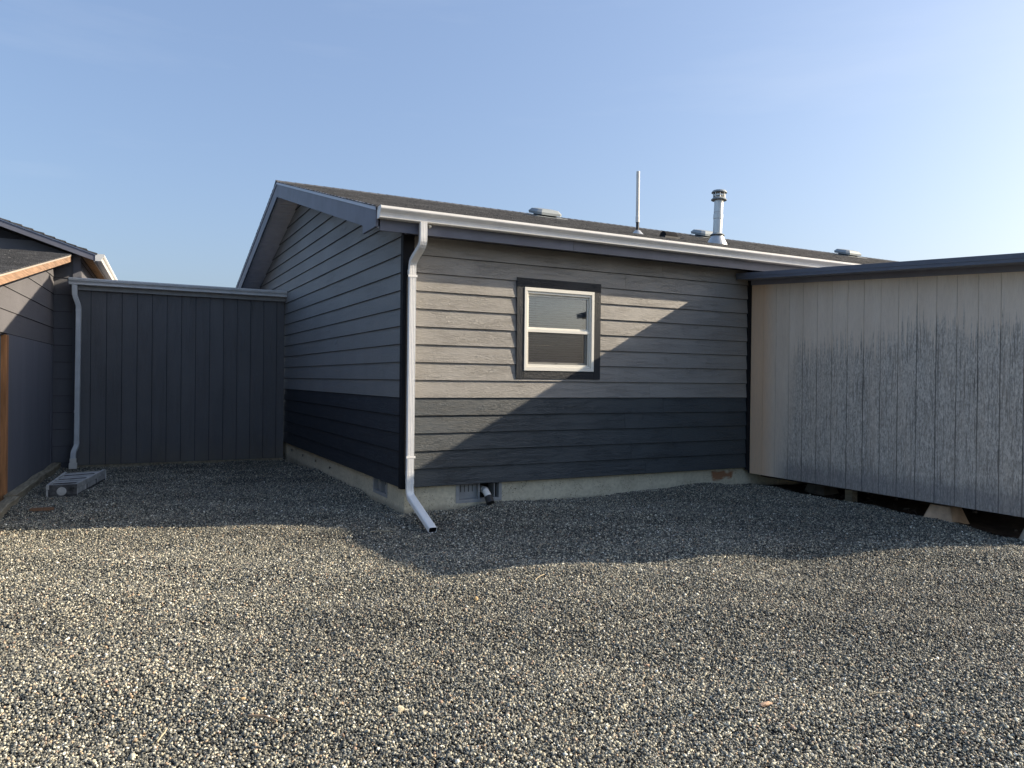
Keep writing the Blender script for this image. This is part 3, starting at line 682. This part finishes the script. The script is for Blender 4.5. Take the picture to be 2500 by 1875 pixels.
# crawl-space vents
def crawl(fn, a, b, z0, z1, open_half):
    fr = build('crawl_vent', MB().box(*srt(fn(a, -.035, z0), fn(b, -.12, z0+.018))).box(*srt(fn(a, -.035, z0+.018), fn(a+.014, -.12, z1))).box(*srt(fn(b-.014, -.035, z0+.018), fn(b, -.12, z1))).box(*srt(fn((a+b)/2-.008, -.038, z0+.018), fn((a+b)/2+.008, -.12, z1))), mat['vent_grey'], H)
    fs_ = sub(fr, H['_base'])
    build('vent_flange', MB().box(*srt(fn(a-.02, -.0385, z0-.016), fn(b+.02, -.0345, z0-.001))).box(*srt(fn(a-.02, -.0385, z0), fn(a-.001, -.0345, z1))).box(*srt(fn(b+.001, -.0385, z0), fn(b+.02, -.0345, z1))), mat['vent_grey'], fs_)
    build('louvre_plate', MB().box(*srt(fn(a+.015, -.088, z0+.019), fn((a+b)/2-.009, -.093, z1))), mat['vent_grey'], fs_)
    for i in range(4):
        h = a+.05+i*.045; build('louvre_slot', MB().box(*srt(fn(h, -.0835, z0+.09), fn(h+.006, -.0875, z1-.02))), mat['black_plastic'], fs_)
    if not open_half: build('louvre_plate', MB().box(*srt(fn((a+b)/2+.009, -.088, z0+.019), fn(b-.015, -.093, z1))), mat['vent_grey'], fs_)
    else: build('open_hatch', MB().box(*srt(fn(b-.06, -.06, z0+.019), fn(b-.05, -.2, z1))), mat['vent_grey'], fs_)
    build('vent_void', MB().box(*srt(fn(a, -.235, z0-.01), fn(b, -.245, z1+.02))), mat['dark_void'], fs_)
def srt(p, q): return tuple(min(a, b) for a, b in zip(p, q)), tuple(max(a, b) for a, b in zip(p, q))
crawl(fx, .617, 1.106, -.184, -.002, True)
crawl(lambda h, d, z: (-d, h, z), .582, 1.038, -.169, -.002, False)
dp = build('drain_pipe', MB().tube([(.93, .22, -.075), (.925, .05, -.080), (.925, .02, -.088), (.925, -.03, -.115), (.925, -.065, -.150)], .036, 18), mat['pvc'], H, smooth=True)
dps = sub(dp, H['_base'])
build('pipe_end', MB().tube([(.925, -.055, -.140), (.925, -.11, -.198)], .043, 18), mat['black_plastic'], dps)
build('pipe_band', MB().tube([(.925, .035, -.081), (.925, .012, -.088)], .040, 18), mat['vent_grey'], dps)
for y_, z_ in ((5.387, -.099), (4.586, -.11), (3.745, -.106), (2.933, -.119)):
    pt = [(.038, y_+.02, z_), (.02, y_, z_+.012), (.005, y_-.05, z_+.015), (.0, y_-.09, z_), (.005, y_-.05, z_-.012), (.03, y_+.0, z_+.004)]
    build('tie_wire', MB().tube(pt, .005, 5), mat['black_plastic'], H)

# ------------------------------------------------------------------ RIGHT SHED (raised, unpainted boards)
XS = 4.635; SE = -3.47; SS = .068
SH = thing('wooden_shed', 'raised shed of unpainted boards with black rain stains, butting the house at right', 'shed', (XS, -1.7, -.25))
zt = lambda y: 2.451+SS*y       # top of roof edge
yy = -.03; ks = 0; sbz = lambda y: -.070+.006*y
while yy > SE+.02:
    y1 = max(yy-.203, SE); a, b = yy-.0018, y1+.0018
    zA, zB = zt(a)-.08, zt(b)-.08
    q = [(a, sbz(a)), (b, sbz(b)), (b, zB), (a, zA)]; e = random.uniform(0, .0015)
    build('board', MB().loft([(XS-e, h, z) for h, z in q], [(XS+.003, h, z) for h, z in q]), mat['shed_board'], SH); yy = y1
q = [(-.032, -.062), (SE, -.08), (SE, zt(SE)-.085), (-.032, zt(0)-.085)]
build('backing_sheet', MB().loft([(XS+.0035, h, z) for h, z in q], [(XS+.02, h, z) for h, z in q]), mat['shed_groove'], SH)
mb = MB(); XE = 8.6
mb.box((XS+.021, SE, -.06), (XE, SE+.1, 2.1)); mb.box((XE-.1, SE+.1, -.06), (XE, -.05, 2.1)); mb.box((XS+.021, -.10, -.06), (XE-.1, -.05, 2.2))
build('end_wall', mb, mat['shed_board'], SH)
build('floor', MB().box((XS+.021, SE+.0, -.050), (XE, -.04, .02)), mat['soil'], SH)
for x_ in (XS+.16, 6.2, 8.3): build('floor_beam', MB().box((x_, SE+.02, -.115), (x_+.08, -.06, -.0585)), mat['soil'], SH)  # floor and beams take the dark soil colour as painted underfloor shade
XF = 4.352; YE = -3.60
def rp2(y0, y1, dz0, dz1, x0, x1):
    q = [(y0, zt(y0)+dz0), (y1, zt(y1)+dz0), (y1, zt(y1)+dz1), (y0, zt(y0)+dz1)]
    return MB().loft([(x0, h, z) for h, z in q], [(x1, h, z) for h, z in q])
build('fascia_board', rp2(-.035, YE, -.078, -.046, XF+.004, XF+.03), mat['slate_fascia'], SH)
build('drip_edge', rp2(-.035, YE, -.045, .0, XF, XF+.007), mat['slate_fascia'], SH)
build('overhang_soffit', rp2(-.035, YE, -.074, -.064, XF+.031, XS-.001), mat['slate_under'], SH)
build('cover_trim', rp2(-.035, SE, -.130, -.0745, XS-.024, XS-.0015), mat['slate_under'], SH)
build('roof', rp2(-.05, YE-.02, -.02, -.001, XF+.0075, XE+.2), mat['membrane'], SH)
build('edge_post', MB().box((XS-.022, -.030, -.07), (XS+.004, -.0305+.012, 2.30)), mat['corner'], SH)
mb = MB()
for i in range(60):
    vv, ff = rock(500+i % 9, 12); k = random.uniform(.012, .045); x_, y_ = random.uniform(4.8, 6.4), random.uniform(-3.3, -.15); z0 = float(gh(x_, y_))+.02
    mb.add([(x_+a*k, y_+b*k, z0+c*k) for a, b, c in vv], ff)
for i in range(26):
    x_, y_ = random.uniform(4.76, 5.0), random.choice((-1.05, -.95, -1.5, -2.0))+random.uniform(-.12, .12); z0 = float(gh(x_, y_))
    mb.tube([(x_, y_, z0), (x_+random.uniform(-.03, .03), y_+random.uniform(-.04, .04), z0+.05), (x_+random.uniform(-.09, .05), y_+random.uniform(-.1, .1), z0+.085)], .0012, 4)
o = build('rubble', mb, loose('dirty_rubble', (.16, .135, .11))); o['kind'] = 'stuff'; o['label'] = 'dirt covered stones and dry stalks on the ground under the raised shed'; o['category'] = 'rubble'
# piers
def pier(x, y, label, m_):
    z = float(gh(x, y)); mb = MB(); rs = []
    for k, h in ((.17, z-.06), (.162, z+.0), (.105, -.125), (.10, -.117)):
        rs.append([(x+a*k, y+b*k, h) for a, b in ((-1, -.85), (-.85, -1), (.85, -1), (1, -.85), (1, .85), (.85, 1), (-.85, 1), (-1, .85))])
    mb.rings(rs); o = build('concrete_pier', mb, m_, bevel=.004)
    return solo(o, label, 'pier block', (x, y, z), 'concrete pier blocks under the shed')
pier(4.83, -2.46, 'tan stained concrete pier block fully visible under the raised shed', mat['pier_rust'])
pier(4.83, -3.38, 'grey concrete pier block at the right edge under the shed', mat['pier'])
pier(5.25, -.62, 'small concrete pier block deep in the shadow under the shed near the house', mat['pier_shaded'])
z_ = float(gh(4.95, -1.29))
solo(build('support_post', MB().box((4.89, -1.34, z_-.08), (4.98, -1.245, -.118)), mat['pt_wood']), 'short wooden support post under the shed between two pier blocks', 'post', (4.93, -1.29, z_))

# ------------------------------------------------------------------ MIDDLE LINK WALL (dark vertical boards)
YW = 5.85; xl, xr = -3.06, -.022
LK = thing('link_shed', 'low dark slate shed with vertical boards and grey gutter between the two buildings', 'shed', (-1.5, YW, -.3))
xs = xl; sp4 = .208
while xs < xr-.01:
    x1 = min(xs+sp4, xr); e = random.uniform(0, .002)
    build('board', MB().box((xs+.004, YW-e, -.268), (x1-.004, YW+.01, 2.40)), mat['slate_z'], LK)
    if random.random() < .8: build('batten_ridge', MB().box((xs+.014, YW-e-.0035, -.268), (xs+.020, YW-e-.0002, 2.40)), mat['slate_z'], LK)
    xs = x1
build('backing_sheet', MB().box((xl, YW+.008, -.262), (xr, YW+.03, 2.42)), mat['dark_y'], LK)
build('sill_board', MB().box((xl, YW+.012, -.36), (xr, YW+.06, -.27)), mat['pt_wood'], LK)
build('fascia_board', MB().box((xl+.03, YW-.045, 2.345), (.0, YW-.022, 2.505)), mat['vent_grey'], LK)
build('eave_soffit', MB().box((xl+.03, YW-.021, 2.405), (-.0, YW+.0, 2.415)), mat['slate_panel'], LK)
lg = lambda a, o_, z: (a, YW-.046-o_, z)
g4 = build('gutter', kgutter(lg, -3.135, .005, 0, 2.512, .10, .115), mat['grey_metal'], LK); g4s = sub(g4, LK['_base'])
build('end_cap', gutter_cap(lg, -3.135, 0, 2.512, .10, .115), mat['grey_metal'], g4s)
build('end_cap', gutter_cap(lg, .008, 0, 2.512, .10, .115), mat['grey_metal'], g4s)
build('roof', MB().loft([(x_, y_, z_) for x_ in (-3.06,) for y_, z_ in ((YW-.05, 2.505), (YW+4, 2.505), (YW+4, 2.52), (YW-.05, 2.515))], [(x_, y_, z_) for x_ in (-.0,) for y_, z_ in ((YW-.05, 2.505), (YW+4, 2.505), (YW+4, 2.52), (YW-.05, 2.515))]), mat['membrane'], LK)
sec2 = spout_sec(.074, .055, 4)
p2 = [(-3.062, YW-.10, 2.412), (-3.062, YW-.10, 2.26), (-3.010, YW-.075, 2.10), (-3.020, YW-.075, .03), (-3.060, YW-.13, -.06), (-3.062, YW-.135, -.17)]
d4 = build('downspout', MB().rings(sweep(arc(p2, .045, 4), (1, 0, 0), sec2)), mat['grey_metal'], LK); d4s = sub(d4, LK['_base'])
for z in (2.02, .52, .06): build('sleeve_joint', MB().rings([[(-3.012-(.008 if z < 1 else 0)+u*1.05, YW-.075+v*1.06, z+h) for u, v in sec2] for h in (0, .04)]), mat['grey_metal'], d4s)
build('pipe_adapter', MB().box((-3.105, YW-.185, -.215), (-3.020, YW-.095, -.150)).box((-3.115, YW-.195, -.30), (-3.010, YW-.085, -.2155)), mat['pvc'], d4s, bevel=.004)

# ------------------------------------------------------------------ LEFT BUILDING (behind)
YG = 6.05; E5 = .2523
NB = thing('neighbour_building', 'slate blue building at left with low gable roof and sunlit side wall', 'building', (-3.0, YG, -.3))
brz = lambda x: 2.905-.335*(x+2.80)      # roof line of the front gable
for k in range(-2, 12):
    z0 = .0075+k*E5; z1_ = z0+E5+.018; poly = [(-7.5, z0), (-3.112, z0), (-3.112, z1_), (-7.5, z1_)]
    poly = clip(poly, .335, 1, 2.905-.335*2.8-.13)
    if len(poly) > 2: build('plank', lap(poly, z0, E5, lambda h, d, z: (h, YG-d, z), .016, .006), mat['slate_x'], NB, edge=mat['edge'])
build('corner_trim', MB().box((-3.110, YG-.03, -.42), (-3.012, YG+.002, brz(-3.1)-.12)), mat['slate_panel'], NB)
for k in range(9, 14):
    z0 = .0075+k*E5; ztop = min(z0+E5+.018, 2.86)
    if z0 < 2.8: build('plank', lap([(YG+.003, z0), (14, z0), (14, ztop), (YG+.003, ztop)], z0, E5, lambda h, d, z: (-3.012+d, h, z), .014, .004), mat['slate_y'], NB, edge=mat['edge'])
mb = MB(); q = [(-7.5, -.42), (-3.03, -.42), (-3.03, brz(-3.03)-.13), (-7.5, brz(-7.5)-.13)]
mb.loft([(h, YG+.004, z) for h, z in q], [(h, YG+.1, z) for h, z in q]); mb.box((-3.1, YG+.1, -.42), (-3.02, 14, 2.80)); mb.box((-7.5, YG+.1, -.42), (-7.4, 14, 4.2))
build('wall', mb, mat['felt'], NB)
def gq(t, b, y0, y1, x0=-7.6, x1=-2.80):
    q = [(x0, brz(x0)-b), (x1, brz(x1)-b), (x1, brz(x1)-t), (x0, brz(x0)-t)]
    return MB().loft([(h, y0, z) for h, z in q], [(h, y1, z) for h, z in q])
YF = 5.80
build('barge_board', gq(.030, .115, YF, YF+.022), mat['fascia'], NB)
build('drip_edge', gq(-.002, .030, YF-.008, YF-.001), mat['drip_edge'], NB)
build('roof', gq(.012, .030, YF+.001, 14, x1=-2.795), mat['felt'], NB)
build('eave_soffit', gq(.075, .085, YF+.023, 14, -3.01, -2.825), mat['plywood'], NB)
build('rake_soffit', gq(.075, .085, YF+.023, YG-.0, -7.5, -3.012), mat['fascia'], NB)
build('eave_fascia', MB().box((-2.822, YF+.001, 2.775), (-2.802, 14, 2.880)), mat['cream'], NB)
ng_ = lambda a, o_, z: (-2.801+o_, a, z)
g5 = build('gutter', kgutter(ng_, YF-.005, 14, 0, 2.893, .10, .12), mat['white_metal'], NB)
build('end_cap', gutter_cap(ng_, YF-.005, 0, 2.893, .10, .12), mat['grey_metal'], sub(g5, NB['_base']))
mb = MB()
for r in range(36):
    x1 = -2.775-r*.136; x0 = x1-.15
    yv = YF-.016
    while yv < 13.9:
        wd = random.uniform(.15, .33); th = random.choice((.008, .014, .016)); v = []
        for X_, up in ((x1, th+.006), (x0, .002)):
            for Y_ in (yv, yv+wd): v += [(X_, Y_, brz(X_)-.012), (X_, Y_, brz(X_)-.004+up)]
        mb.add(v, [(0, 2, 3, 1), (4, 5, 7, 6), (1, 3, 7, 5), (0, 4, 6, 2), (0, 1, 5, 4), (2, 6, 7, 3)], random.random()); yv += wd+.002
build('shingles', mb, mat['shingle'], NB)['kind'] = 'stuff'

for o in NB['_obj'].children_recursive:          # its long walls run off at an angle of their own
    for v in o.data.vertices:
        dy = v.co.y+YG-YF
        if dy > .06: v.co.x += .055*dy

# ------------------------------------------------------------------ LEAN-TO in front of it
KK = .0705; xw = lambda y, o_=0: -3.357-KK*(5.95-y)+o_
LT = thing('lean_to', 'slate sided lean-to with flat dark panel and cedar rake board at the left edge', 'shed', (-3.4, 5.9, -.3))
rz = lambda y: 2.887-.1855*(6.0-y)       # top of rake board
ft = lambda h, d, z: (xw(h, d), h, z)
YL = 6.03; Y0 = -.4
for k in range(6, 11):
    z0 = .0075+k*E5; poly = clip([(Y0, z0), (YL, z0), (YL, z0+E5+.018), (Y0, z0+E5+.018)], -.1855, 1, 2.887-.1855*6.0-.135)
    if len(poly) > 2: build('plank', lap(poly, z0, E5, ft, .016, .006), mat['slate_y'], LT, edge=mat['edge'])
q = [(2.80, -.30), (5.99, -.30), (5.99, 1.5205), (2.80, 1.5205)]
build('flat_panel', MB().loft([ft(h, .012, z) for h, z in q], [ft(h, .004, z) for h, z in q]), mat['slate_panel'], LT)
q = [(1.30, -.34), (2.785, -.34), (2.785, 1.52), (1.30, 1.52)]
q = [(2.655, -.32), (2.785, -.32), (2.785, 1.505), (2.655, 1.505)]
build('cedar_post', MB().loft([ft(h, .028, z) for h, z in q], [ft(h, -.06, z) for h, z in q]), mat['cedar'], LT, bevel=.004)
build('corner_strip', MB().loft([ft(h, .020, z) for h, z in ((5.80, -.30), (5.845, -.30), (5.845, 1.515), (5.80, 1.515))], [ft(h, .0125, z) for h, z in ((5.80, -.30), (5.845, -.30), (5.845, 1.515), (5.80, 1.515))]), mat['slate_panel'], LT)
q = [(Y0, 1.50), (YL, 1.50), (YL, rz(YL)-.13), (Y0, rz(Y0)-.13)]; mb = MB().loft([ft(h, .003, z) for h, z in q], [ft(h, -.06, z) for h, z in q])
q = [(2.79, -.34), (YL, -.34), (YL, 1.5), (2.79, 1.5)]; mb.loft([ft(h, .003, z) for h, z in q], [ft(h, -.06, z) for h, z in q])
build('wall', mb, mat['felt'], LT)
mb = MB().box((-7.3, Y0, -.4), (xw(Y0)-.06, Y0+.08, rz(Y0)-.02)).box((-7.3, Y0+.08, -.4), (-7.22, 6.0, rz(Y0)-.02))
build('end_wall', mb, mat['slate_panel'], LT)
q = [(Y0, -.4), (2.65, -.4), (2.65, 1.5), (Y0, 1.5)]
build('door_panel', MB().loft([ft(h, -.02, z) for h, z in q], [ft(h, -.05, z) for h, z in q]), mat['slate_panel'], LT)
OR = .243
def rk(t, b, o0, o1, y0=Y0-.2, y1=6.0):
    q = [(y0, rz(y0)-b), (y1, rz(y1)-b), (y1, rz(y1)-t), (y0, rz(y0)-t)]
    return MB().loft([ft(h, o0, z) for h, z in q], [ft(h, o1, z) for h, z in q])
build('rake_board', rk(.016, .103, OR, OR-.028), mat['cedar_y'], LT)
build('drip_edge', rk(-.002, .020, OR+.007, OR+.001), mat['cream'], LT)
build('rake_soffit', rk(.085, .093, OR-.029, .018), mat['slate_panel'], LT)
build('roof', rk(.002, .018, OR, -4.0), mat['felt'], LT)
mb = MB(); yv = 5.99
while yv > Y0-.2:
    xv = OR+.012
    while xv > -3.8:
        wd = random.uniform(.16, .34); th = random.choice((.005, .010, .013)); v = []
        for Y_, up in ((yv-.155, th+.006), (yv, .002)):
            for o_ in (xv, xv-wd): v += [(xw(Y_, o_), Y_, rz(Y_)-.002), (xw(Y_, o_), Y_, rz(Y_)+.002+up)]
        mb.add(v, [(0, 2, 3, 1), (4, 5, 7, 6), (1, 3, 7, 5), (0, 4, 6, 2), (0, 1, 5, 4), (2, 6, 7, 3)], random.random()); xv -= wd+.002
    yv -= .14
build('shingles', mb, mat['shingle'], LT)['kind'] = 'stuff'

# timber kerb at its foot
def timber(y0, y1, label, o_=0, dz=0):
    rs = []
    for y_ in np.linspace(y0, y1, 9):
        j = random.uniform(-.003, .003); z = float(gh(-3.3, y_))+dz
        rs.append([(xw(y_, a+o_)+j, y_, z+b) for a, b in ((.022, -.05), (.128, -.05), (.135, .075), (.128, .083), (.03, .085), (.022, .078))])
    o = build('timber_kerb', MB().rings(rs), mat['pt_wood']); return solo(o, label, 'timber', (xw((y0+y1)/2), (y0+y1)/2, -.3), 'timber kerbs along the lean-to')
timber(2.62, 5.90, 'long weathered timber kerb along the foot of the lean-to, running to the downspout')
timber(.4, 2.60, 'weathered timber kerb nearest the camera at the left edge', .03, -.012)

# ------------------------------------------------------------------ slatted crate under the second downspout
CR = thing('slatted_crate', 'weathered grey slatted wooden crate lying under the grey downspout', 'crate', (-2.95, 3.4, -.3))
zb, ztp = -.305, -.165
FL, FR, BR, BL = Vector((-3.195, 2.80)), Vector((-2.893, 2.81)), Vector((-2.622, 4.20)), Vector((-3.085, 4.05))
def wallseg(p, q, z0, z1, th):
    d = (q-p).normalized(); nn = Vector((-d.y, d.x))*th
    A = [(*p, z0), (*q, z0), (*(q+nn), z0), (*(p+nn), z0)]; Bq = [(a, b, z1) for a, b, _ in A]; return MB().loft(A, Bq)
fp = build('front_board', wallseg(FL, FR, zb, ztp, .025), mat['char_and_shade'], CR, bevel=.002)
fps = sub(fp, CR['_base'])
build('round_knot', MB().lathe((-3.045, 2.803, -.238), [(.048, 0), (.048, .004), (.040, .006), (.001, .006)], 20, Vector((0, -1, 0))), mat['grey_wood'], fps)
build('hand_slot', MB().box((-2.963, 2.798, -.216), (-2.918, 2.8045, -.196)), mat['black_plastic'], fps)
for p, q in ((FR, BR), (BL, FL)):
    build('side_board', wallseg(p, q, zb+.0, ztp-.052, .02), mat['grey_wood'], CR)
    build('side_rail', wallseg(p+(q-p)*.001, q, ztp-.048, ztp+.004, .03), mat['grey_wood'], CR)
    for t in (.30, .62): a = p+(q-p)*t; b = p+(q-p)*(t+.02); build('cleat', wallseg(b, a, zb+.004, ztp-.055, .004), mat['char_and_shade'], CR)
build('back_board', wallseg(BR, BL, zb, ztp-.01, .02), mat['grey_wood'], CR)
for i in range(6):
    t0, t1 = .04+i*.158, .04+i*.158+.105
    a, b, c, d = FL.lerp(BL, t0), FR.lerp(BR, t0), FR.lerp(BR, t1), FL.lerp(BL, t1)
    ins = .03; a, d = a+Vector((ins, 0)), d+Vector((ins, 0)); b, c = b-Vector((ins+.005, 0)), c-Vector((ins+.005, 0)); h = ztp-.012+random.uniform(-.004, .004)
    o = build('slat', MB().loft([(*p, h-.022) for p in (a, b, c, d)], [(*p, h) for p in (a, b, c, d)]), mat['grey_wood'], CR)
    o.data.materials.append(mat['char_and_shade'])                       # sawn edges darkened, gap shade put into the colour
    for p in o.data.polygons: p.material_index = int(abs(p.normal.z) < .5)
build('base_board', MB().loft([(*p, zb) for p in (FL, FR, BR, BL)], [(*p, zb+.03) for p in (FL, FR, BR, BL)]), mat['dark_void'], CR)  # base coloured dark to paint the shade between the slats

# ------------------------------------------------------------------ small loose things
def at(x, y, dz=0): return Vector((x, y, float(gh(x, y))+dz))
b = at(-3.17, 1.93, .012)
rs = []
for k, (u, h) in enumerate(((-.105, .008), (-.095, .018), (.0, .020), (.095, .019), (.108, .015))):
    rs.append([tuple(b+Vector((u, v*.025+u*-.05, w_*h+.006))) for v, w_ in ((-1, -.6), (1, -.6), (1, .9), (-1, 1))])
solo(build('wood_offcut', MB().rings(rs), mat['offcut']), 'reddish brown broken wood offcut on shaded gravel by the timber kerb', 'wood offcut', tuple(b))
def stone_obj(x, y, r, m_, label, seed, sq=(1, .8, .7)):
    vv, ff = rock(seed, 26); p = at(x, y, r*.35)
    o = build('stone', MB().add([(p.x+a*r*sq[0], p.y+b_*r*sq[1], p.z+c*r*sq[2]*1.4) for a, b_, c in vv], ff), m_)
    return solo(o, label, 'stone', tuple(p))
stone_obj(-.449, -2.695, .026, mat['tan_stone'], 'small upright tan stone standing alone in the middle of the sunlit gravel', 3, (.75, .7, 1.1))
stone_obj(-1.401, -3.925, .030, mat['pale_stone'], 'large pale cream lump of stone in the near gravel left of centre', 5)
stone_obj(-1.30, -3.99, .016, mat['pale_stone'], 'small yellowish stone just right of the large pale lump', 8)
stone_obj(.108, -4.60, .030, mat['peach_stone'], 'long flat peach coloured stone in the right foreground gravel', 6, (1.4, .5, .4))
stone_obj(-2.0, -3.55, .020, mat['tan_stone'], 'rounded brown pebble beside the broken twig in the near left gravel', 9)
stone_obj(-.051, -3.95, .017, mat['peach_stone'], 'round pinkish pebble in the gravel right of centre', 12)
def twig(p0, p1, r, m_, label, bend=.01, kind='twig'):
    a, c = at(*p0, .018), at(*p1, .018); mid = (a+c)/2+Vector((bend, bend, .004))
    mb = MB().tube([a, a.lerp(mid, .5)+Vector((0, 0, .002)), mid, mid.lerp(c, .6), c], r, 6); o = build(kind, mb, m_); return solo(o, label, kind, tuple(mid))
twig((-2.00, -3.74), (-1.90, -3.83), .005, mat['drift'], 'thick broken grey brown twig lying in the near left gravel')
twig((-2.35, -3.76), (-2.31, -3.66), .003, mat['straw'], 'pale splinter left of the broken twig in the near gravel')
twig((-.50, -.58), (-.30, -.63), .0028, mat['straw'], 'thin pale straw on shaded gravel left of the downspout outlet', .01, 'straw')
twig((.66, -4.72), (.79, -4.80), .0028, mat['straw'], 'thin white straw on the gravel at lower right', .01, 'straw')
twig((.10, -2.50), (.22, -2.42), .0028, mat['straw'], 'curved pale straw near the shadow edge in mid gravel', .012, 'straw')
for o in list(C.objects):
    if o.type == 'EMPTY' and '_base' in o: del o['_base']
